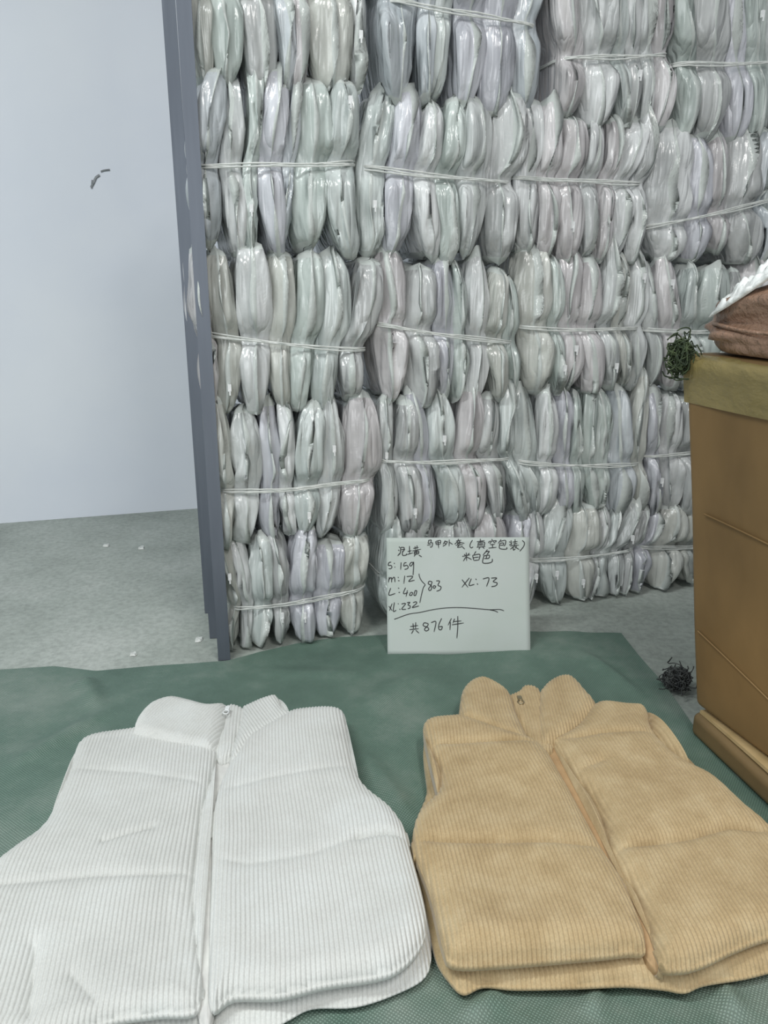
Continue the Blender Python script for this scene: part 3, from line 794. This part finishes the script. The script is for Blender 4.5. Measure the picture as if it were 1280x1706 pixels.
colour_right = [
 [(455, 264), (547, 244)], [(502, 218), (505, 316)], [(478, 236), (492, 252)], [(537, 224), (518, 246)], [(498, 268), (466, 320)], [(508, 270), (564, 302)],
 [(614, 203), (590, 242)], [(574, 252), (588, 312)], [(574, 252), (657, 240), (646, 310)], [(585, 279), (647, 271)], [(590, 312), (650, 306)],
 [(747, 183), (693, 252)], [(725, 210), (767, 204), (740, 242)], [(702, 258), (766, 250), (760, 286), (708, 290)], [(735, 255), (733, 286)], [(704, 258), (690, 335), (740, 346), (796, 330), (802, 293)]]
write('colour_writing', colour_right, 705, 890, 6.919, 0.75)
colour_left = [
 [(262, 212), (277, 236)], [(248, 270), (266, 286)], [(238, 376), (272, 328)], [(292, 226), (348, 230), (340, 262), (298, 266)], [(290, 226), (285, 310), (268, 352)], [(362, 256), (315, 320)], [(320, 290), (322, 364), (380, 362), (388, 336)],
 [(408, 300), (478, 284)], [(440, 202), (442, 345)], [(398, 352), (502, 322)],
 [(505, 246), (597, 228)], [(535, 208), (540, 266)], [(570, 193), (570, 256)], [(488, 292), (637, 259)], [(525, 302), (520, 348)], [(525, 302), (597, 296), (592, 346)], [(522, 324), (592, 319)], [(520, 349), (597, 342)], [(556, 270), (556, 345)], [(540, 355), (516, 388)], [(600, 363), (650, 396)]]
write('colour_writing', colour_left, 640, 890, 10.24, 0.75)
sizes = [
 [(142, 84), (98, 96), (86, 150), (138, 152), (155, 188), (130, 216), (90, 214)], [(198, 102), (208, 120)], [(208, 178), (218, 192)],
 [(335, 92), (325, 238)], [(398, 100), (442, 97)], [(398, 100), (386, 165), (440, 150), (472, 180), (455, 216), (400, 232)], [(575, 96), (530, 95), (500, 140), (525, 166), (565, 115), (578, 88), (576, 200), (565, 352)],
 [(102, 382), (84, 492)], [(98, 432), (130, 394), (146, 412), (146, 490)], [(148, 432), (185, 390), (206, 402), (212, 486)], [(272, 382), (282, 402)], [(272, 455), (302, 460)],
 [(403, 358), (384, 518)], [(440, 376), (540, 368), (552, 390), (478, 472), (594, 448)],
 [(126, 602), (90, 742), (218, 710)], [(272, 598), (292, 614)], [(280, 690), (308, 690)],
 [(416, 596), (374, 712), (464, 698)], [(452, 648), (424, 778)], [(512, 690), (494, 746), (532, 748), (552, 700), (516, 688)], [(602, 654), (578, 742), (610, 748), (634, 664), (598, 654)],
 [(88, 962), (152, 1054)], [(152, 912), (98, 1052)], [(196, 888), (174, 1062), (232, 1044)], [(268, 908), (276, 926)], [(292, 1020), (312, 1032)],
 [(334, 922), (398, 908), (406, 930), (338, 1022), (424, 1026)], [(440, 896), (497, 889), (460, 940), (502, 960), (496, 1000), (452, 1016)], [(558, 896), (614, 879), (626, 910), (542, 992), (674, 960)]]
write('size_writing', sizes, 640, 930, 11.636, 0.75)
write('brace_mark', [[(680, 318), (690, 380), (730, 462), (802, 540)], [(802, 540), (760, 605), (720, 760), (690, 902)]], 640, 930, 11.636, 0.7)
write('subtotal_writing', [[(934, 482), (878, 470), (860, 520), (918, 560), (916, 630), (882, 656), (864, 620), (905, 560), (936, 484)], [(968, 555), (950, 590), (975, 612), (1002, 572), (964, 555)], [(1012, 464), (1078, 470), (1046, 550), (1102, 580), (1088, 640), (1016, 670)]], 640, 930, 11.636, 0.75)
write('quantity_writing', [[(640, 460), (682, 517)], [(692, 448), (638, 517)], [(706, 453), (690, 502), (728, 495)], [(737, 454), (743, 463)], [(746, 489), (753, 497)], [(788, 456), (832, 450), (814, 512)], [(848, 450), (887, 450), (862, 475), (890, 486), (880, 506), (848, 513)]], 620, 860, 4.267, 0.75)
write('rule_line', [[(-25, 236), (0, 228), (140, 178), (260, 160), (400, 130), (520, 112), (640, 105), (760, 107), (900, 118), (1050, 132), (1160, 130), (1210, 146)], [(1050, 134), (1100, 144), (1142, 162)]], 660, 1000, 6.737, 0.65)
write('total_writing', [[(185, 284), (190, 352)], [(216, 273), (213, 342)], [(153, 321), (242, 309)], [(146, 356), (248, 345)], [(190, 362), (166, 403)], [(215, 362), (252, 397)],
 [(352, 286), (312, 279), (300, 310), (350, 332), (360, 356), (330, 371), (314, 350), (350, 310), (356, 284)], [(388, 276), (442, 267), (420, 382)], [(507, 228), (475, 300), (474, 350), (500, 357), (512, 322), (478, 324)],
 [(617, 228), (578, 307)], [(605, 270), (598, 362)], [(652, 232), (632, 284)], [(642, 266), (728, 258)], [(622, 302), (754, 282)], [(688, 203), (686, 330), (675, 457)]], 660, 1000, 6.737, 0.75)

# ------------------------------------------------------------------ carton on its flattened base
SL = 0.050
bA = P(1150, 1222); bB = P(1286, 1354)
bd = (bB - bA) / np.linalg.norm(bB - bA); bn = np.array([-bd[1], bd[0], 0])   # bn points away to the right
if bn[0] < 0: bn = -bn
def soft_box(c, ex, ey, ez, bev, wob, rngs, n=(26, 20, 20)):
    """rounded carton with slightly bulging sides, as one closed grid mesh (cube-sphere layout)"""
    ex, ey, ez = map(np.asarray, (ex, ey, ez))
    Ls = [np.linalg.norm(a) for a in (ex, ey, ez)]
    u = [a / l for a, l in zip((ex, ey, ez), Ls)]
    vs, fs, off = [], [], 0
    Wv = Waves(rngs, 8, 6, 26, 3)
    for ax in range(3):
        for sgn in (0, 1):
            i, j = [k for k in range(3) if k != ax]
            def dense(L, n):
                return np.unique(np.r_[np.linspace(0, bev, 5), np.linspace(bev, L - bev, n), np.linspace(L - bev, L, 5)])
            A, B = np.meshgrid(dense(Ls[i], n[i]), dense(Ls[j], n[j]))
            p = np.zeros(A.shape + (3,)); p[..., i] = A; p[..., j] = B; p[..., ax] = sgn * Ls[ax]
            q = np.clip(p, bev, np.array(Ls) - bev)
            dlt = p - q; ln = np.linalg.norm(dlt, axis=-1, keepdims=True); nrm = dlt / np.maximum(ln, 1e-9)
            p = q + nrm * bev
            inside = np.minimum(np.minimum(A, Ls[i] - A) / (Ls[i] / 2), np.minimum(B, Ls[j] - B) / (Ls[j] / 2))
            amt = wob * Wv(p[..., 0], p[..., 1], p[..., 2]) + (wob * 1.6 * np.clip(inside, 0, 1) if not (ax == 2) else 0)
            p = p + nrm * amt[..., None]
            w = np.asarray(c) + p[..., 0:1] * u[0] + p[..., 1:2] * u[1] + p[..., 2:3] * u[2]
            g = grid_faces(A.shape[1], A.shape[0])
            if (sgn == 0) ^ (ax == 1): g = g[:, ::-1]
            vs.append(w.reshape(-1, 3)); fs.append(g + off); off += A.size
    return np.vstack(vs), np.vstack(fs)
CR = np.random.default_rng(21)
slabT = thing('cardboard_tray', tuple(bA), 'low crushed cardboard tray under the tall brown carton', 'tray')
slabT.matrix_basis = Matrix.Translation(Vector(bA))
v, f = soft_box(bA + np.array([0, 0, 0.002]), bd * 0.66, bn * 0.56, (0, 0, SL - 0.006), 0.012, 0.0015, CR)
mesh('tray_body', v, f, M['carton_low'], slabT)
# pale folded rim along the visible side
rim_pts = [bA + bn * 0.018 + bd * t + np.array([0, 0, SL + 0.001 + 0.003 * math.sin(t * 9)]) for t in np.linspace(0.01, 0.64, 24)]
ring_v = []
for p in rim_pts:
    for a, b in ((-0.011, -0.004), (0.012, -0.004), (0.012, 0.002), (-0.011, 0.002)):
        ring_v.append(p + bn * a + np.array([0, 0, b]))
mesh('rim_strip', np.array(ring_v), grid_faces(4, 24, True), M['carton_edge'], slabT, False)
zc = SL + 0.007
cb = P(1155, 1174, zc); cb2 = P(1280, 1268, zc)
cd = (cb2 - cb) / np.linalg.norm(cb2 - cb); bd = cd
bn = np.array([-bd[1], bd[0], 0]); bn = bn if bn[0] > 0 else -bn
# far top corner of the slumped carton at pixel (1141, 590), above the far bottom corner's depth
dct = ray(1141, 590); tt = (cb[1]) / dct[1]; HC = H + dct[2] * tt - zc
LEAN = np.array([(dct[0] * tt - cb[0]) / HC, 0, 0])
ct = thing('carton', (cb[0], cb[1], zc), 'tall brown cardboard carton sealed with tape at the right edge', 'carton')
ct.matrix_basis = Matrix.Translation(Vector((cb[0], cb[1], zc)))
org = np.array([cb[0], cb[1], zc])
def lean(v):
    v = np.asarray(v, float)
    return v + LEAN[None] * (v[:, 2:3] - zc)
v, f = soft_box(org, bd * 0.60, bn * 0.48, (0, 0, HC), 0.016, 0.0022, CR)
mesh('carton_body', lean(v), f, M['carton'], ct)
# tape band folded over the top edge: a shell a little proud of the carton
def tape_band(z0, z1, out, top_in, name='packing_tape'):
    rows = []
    n = 60
    s = np.linspace(-0.0, 0.6, n)
    Wb = Waves(CR, 8, 12, 50, 2)
    prof = [(z0, 0)] + [(z0 + (z1 - z0) * k, 0) for k in (0.2, 0.4, 0.6, 0.8)] + [(HC - 0.008, 0.001), (HC + 0.001, 0.008)] + ([(HC + 0.0015, top_in)] if top_in else [])
    V = []
    for (z, inn) in prof:
        for t in s:
            o_ = out + 0.0012 * Wb(t, z) + 0.0022 * (1.6 * min(t, 0.6 - t) / 0.3)
            V.append(org + bd * t - bn * (o_ if inn <= 0.001 else -inn) + np.array([0, 0, z]))
    V = np.array(V)
    return mesh(name, lean(V), grid_faces(n, len(prof)), M['tape'], ct)
tape_band(HC - 0.075, HC - 0.012, 0.0045, 0.06)
# far-side tape returning round the corner
v, f = box(org + bd * -0.0035 + bn * 0.004 + np.array([0, 0, HC - 0.075]), bd * 0.003, bn * 0.3, (0, 0, 0.070))
mesh('packing_tape', lean(v), f, M['tape'], ct, False)
# crease lines on the side: shallow ridges of the board
for a, b in (((0.00, HC * 0.26), (0.45, HC * 0.03)), ((0.02, HC * 0.60), (0.5, HC * 0.52))):
    pts = np.array([org + bd * (a[0] + (b[0] - a[0]) * t) - bn * 0.0040 + np.array([0, 0, a[1] + (b[1] - a[1]) * t + 0.01 * math.sin(3 * t)]) for t in np.linspace(0.05, 1, 16)])
    v, f = tube(pts, 0.0016, 6)
    mesh('board_crease', lean(v), f, M['carton'], ct)

# wrapped sack on the carton
SR = np.random.default_rng(8)
ztop = zc + HC
org = org + LEAN * HC
so = org + bd * 0.012 + bn * 0.012
sk = thing('wrapped_sack', (so[0], so[1], ztop), 'reddish brown plastic-wrapped sack lying on top of the carton', 'sack')
sk.matrix_basis = Matrix.Translation(Vector((so[0], so[1], ztop)))
th = np.linspace(0, 2 * math.pi, 72, endpoint=False)
levels = np.linspace(-1, 1, 40)
Wk = Waves(SR, 12, 2.5, 12, 3)
V = []
sx, sy, sz = 0.300, 0.240, 0.050
cen = org + bd * 0.298 + bn * 0.238 + np.array([0, 0, HC + sz + 0.006])
for l in levels:
    ph = l * math.pi / 2
    for t in th:
        ce = lambda q, e: math.copysign(abs(q) ** e, q)
        rr = abs(math.cos(ph)) ** 0.4 if l > 0 else (1 - 0.06 * l ** 4 if l > -0.999 else 0.0)
        x = rr * ce(math.cos(t), 0.36); y = rr * ce(math.sin(t), 0.36); z = ce(math.sin(ph), 0.75)
        k = 1 + 0.038 * Wk(x * 2, y * 2, z * 2) * (1 if z > -0.6 else 0.2)
        slope = min(0.5 + 2.4 * max(0, x + 0.95), 2.2) if z > 0 else 1.0     # fuller towards the camera end
        V.append(cen + bd * (x * sx * k) + bn * (y * sy * k) + np.array([0, 0, max(z * sz * k * slope, -sz)]))
o = mesh('sack_body', np.array(V), grid_faces(72, 40, True), M['sack'], sk)
pts = []
for t in np.linspace(0, 2 * math.pi, 60):
    ce = lambda q, e: math.copysign(abs(q) ** e, q)
    x, y = ce(math.cos(t), 0.36), ce(math.sin(t), 0.36)
    pts.append(cen + bd * x * (sx + 0.003) * 1.0 + bn * y * (sy + 0.004) + np.array([0, 0, -0.012 + 0.004 * math.sin(5 * t)]))
v, f = tube(np.array(pts), 0.003, 6)
mesh('tie_cord', v, f, M['sack'], sk)

# white crumpled film lying along the sack's far shoulder
def crumple(name, c, ex, ey, nrm, amp, mat, label, cat, nu=36, nv=18, seed=3):
    r = np.random.default_rng(seed)
    Wc = Waves(r, 10, 6, 30, 2)
    u, v_ = np.meshgrid(np.linspace(-1, 1, nu), np.linspace(-1, 1, nv))
    w = 0.55 + 0.45 * np.cos(u * 1.3)
    hgt = amp * (1.2 + 0.8 * np.abs(Wc(u, v_ * 0.7))) * (1 - 0.55 * v_ ** 2) * (1 - 0.7 * u ** 4)
    pos = np.asarray(c) + u[..., None] * np.asarray(ex) + (v_ * w)[..., None] * np.asarray(ey) + hgt[..., None] * np.asarray(nrm)
    bot = np.asarray(c) + u[..., None] * np.asarray(ex) + (v_ * w)[..., None] * np.asarray(ey) + (hgt * 0.0)[..., None] * np.asarray(nrm)
    V = np.vstack([pos.reshape(-1, 3), bot.reshape(-1, 3)])
    g = grid_faces(nu, nv)
    rim = [j * nu for j in range(nv)] + [(nv - 1) * nu + i for i in range(1, nu)] + [j * nu + nu - 1 for j in range(nv - 2, -1, -1)] + list(range(nu - 2, 0, -1))
    n = nu * nv
    rf = np.array([[rim[i], rim[(i + 1) % len(rim)], rim[(i + 1) % len(rim)] + n, rim[i] + n] for i in range(len(rim))])
    o = mesh(name, V, np.vstack([g, g[:, ::-1] + n, rf]), mat, None, True, origin=np.asarray(c, float))
    return tag(o, label, cat)
fc = cen - bd * 0.205 - bn * 0.205 + np.array([0, 0, 0.046])
crumple('plastic_film', fc, (bd * 0.06 + np.array([0, 0, 0.030])), -bn * 0.035 + np.array([0, 0, -0.024]), np.array([-0.3, -0.35, 0.85]), 0.010, M['white_film'],
        'crumpled bright white plastic film on the shoulder of the brown sack', 'plastic film')

# fibre tufts: tangles of short strands
def tuft(name, c, r3, n, rad, mat, label, cat, seed, strand='fibre_strands'):
    r = np.random.default_rng(seed)
    parts = []
    c = np.asarray(c, float)
    for k in range(n):
        p = r.normal(size=3) * 0.5
        d = r.normal(size=3); pts = []
        for s in range(9):
            pts.append(p.copy())
            d = d * 0.6 + r.normal(size=3) * 0.55 - p * 0.25
            p = p + d * 0.22
        pts = np.array(pts); ln = np.linalg.norm(pts, axis=1)[:, None]; pts = pts / np.maximum(1, ln / (r.uniform(0.6, 1.0) if k % 5 else r.uniform(1.1, 1.5))) * np.asarray(r3) + c
        pts[:, 2] = np.maximum(pts[:, 2], c[2] - r3[2] + 0.001)
        parts.append(tube(smooth_curve(pts, 3), rad, 4))
    v, f = join(parts)
    o = mesh(name, v, f, mat, None, True, origin=c - np.array([0, 0, r3[2]]))
    return tag(o, label, cat)
tc = org + bd * 0.004 - bn * 0.010 + np.array([0, 0, HC - 0.004])
tuft('fibre_tuft', tc, (0.026, 0.024, 0.034), 150, 0.0011, M['dark_green'], 'dark green tuft of frayed fibre at the top corner of the carton', 'tuft', 4)
gc = P(1135, 1166)
tuft('string_tangle', gc + np.array([0.0, 0.03, 0.030]), (0.034, 0.032, 0.028), 130, 0.0012, M['dark_tangle'], 'dark grey tangle of string on the floor at the foot of the carton', 'tangle', 6)

# small scraps on the concrete floor
def scrap(px, py, s, label, seed):
    r = np.random.default_rng(seed)
    c = P(px, py)
    n = 9
    th = np.linspace(0, 2 * math.pi, n, endpoint=False)
    rad = s * r.uniform(0.6, 1.2, n)
    ringv = np.stack([c[0] + rad * np.cos(th), c[1] + rad * 1.3 * np.sin(th), np.full(n, 0.001)], 1)
    mid = ringv * 1.0; mid[:, 2] = 0.001 + s * r.uniform(0.25, 0.6, n); mid[:, :2] = c[:2] + (mid[:, :2] - c[:2]) * 0.8
    v = np.vstack([ringv, mid, [c + np.array([0, 0, s * 0.5])]])
    f = [[i, (i + 1) % n, n + (i + 1) % n, n + i] for i in range(n)] + [[n + i, n + (i + 1) % n, 2 * n] for i in range(n)]
    o = mesh('floor_scrap', v, f, M['scrap'], None, False, origin=c)
    tag(o, label, 'scrap', 'pale scraps on the concrete floor')
scrap(331, 1067, 0.010, 'pale crumb of debris on the concrete close to the feet of the steel posts', 1)
scrap(178, 910, 0.012, 'small pale scrap on the concrete, left one of two near the wall', 2)
scrap(236, 914, 0.012, 'small pale scrap on the concrete, right one of two near the wall', 3)
scrap(222, 1091, 0.008, 'tiny pale crumb on the concrete just beyond the tarp edge', 4)
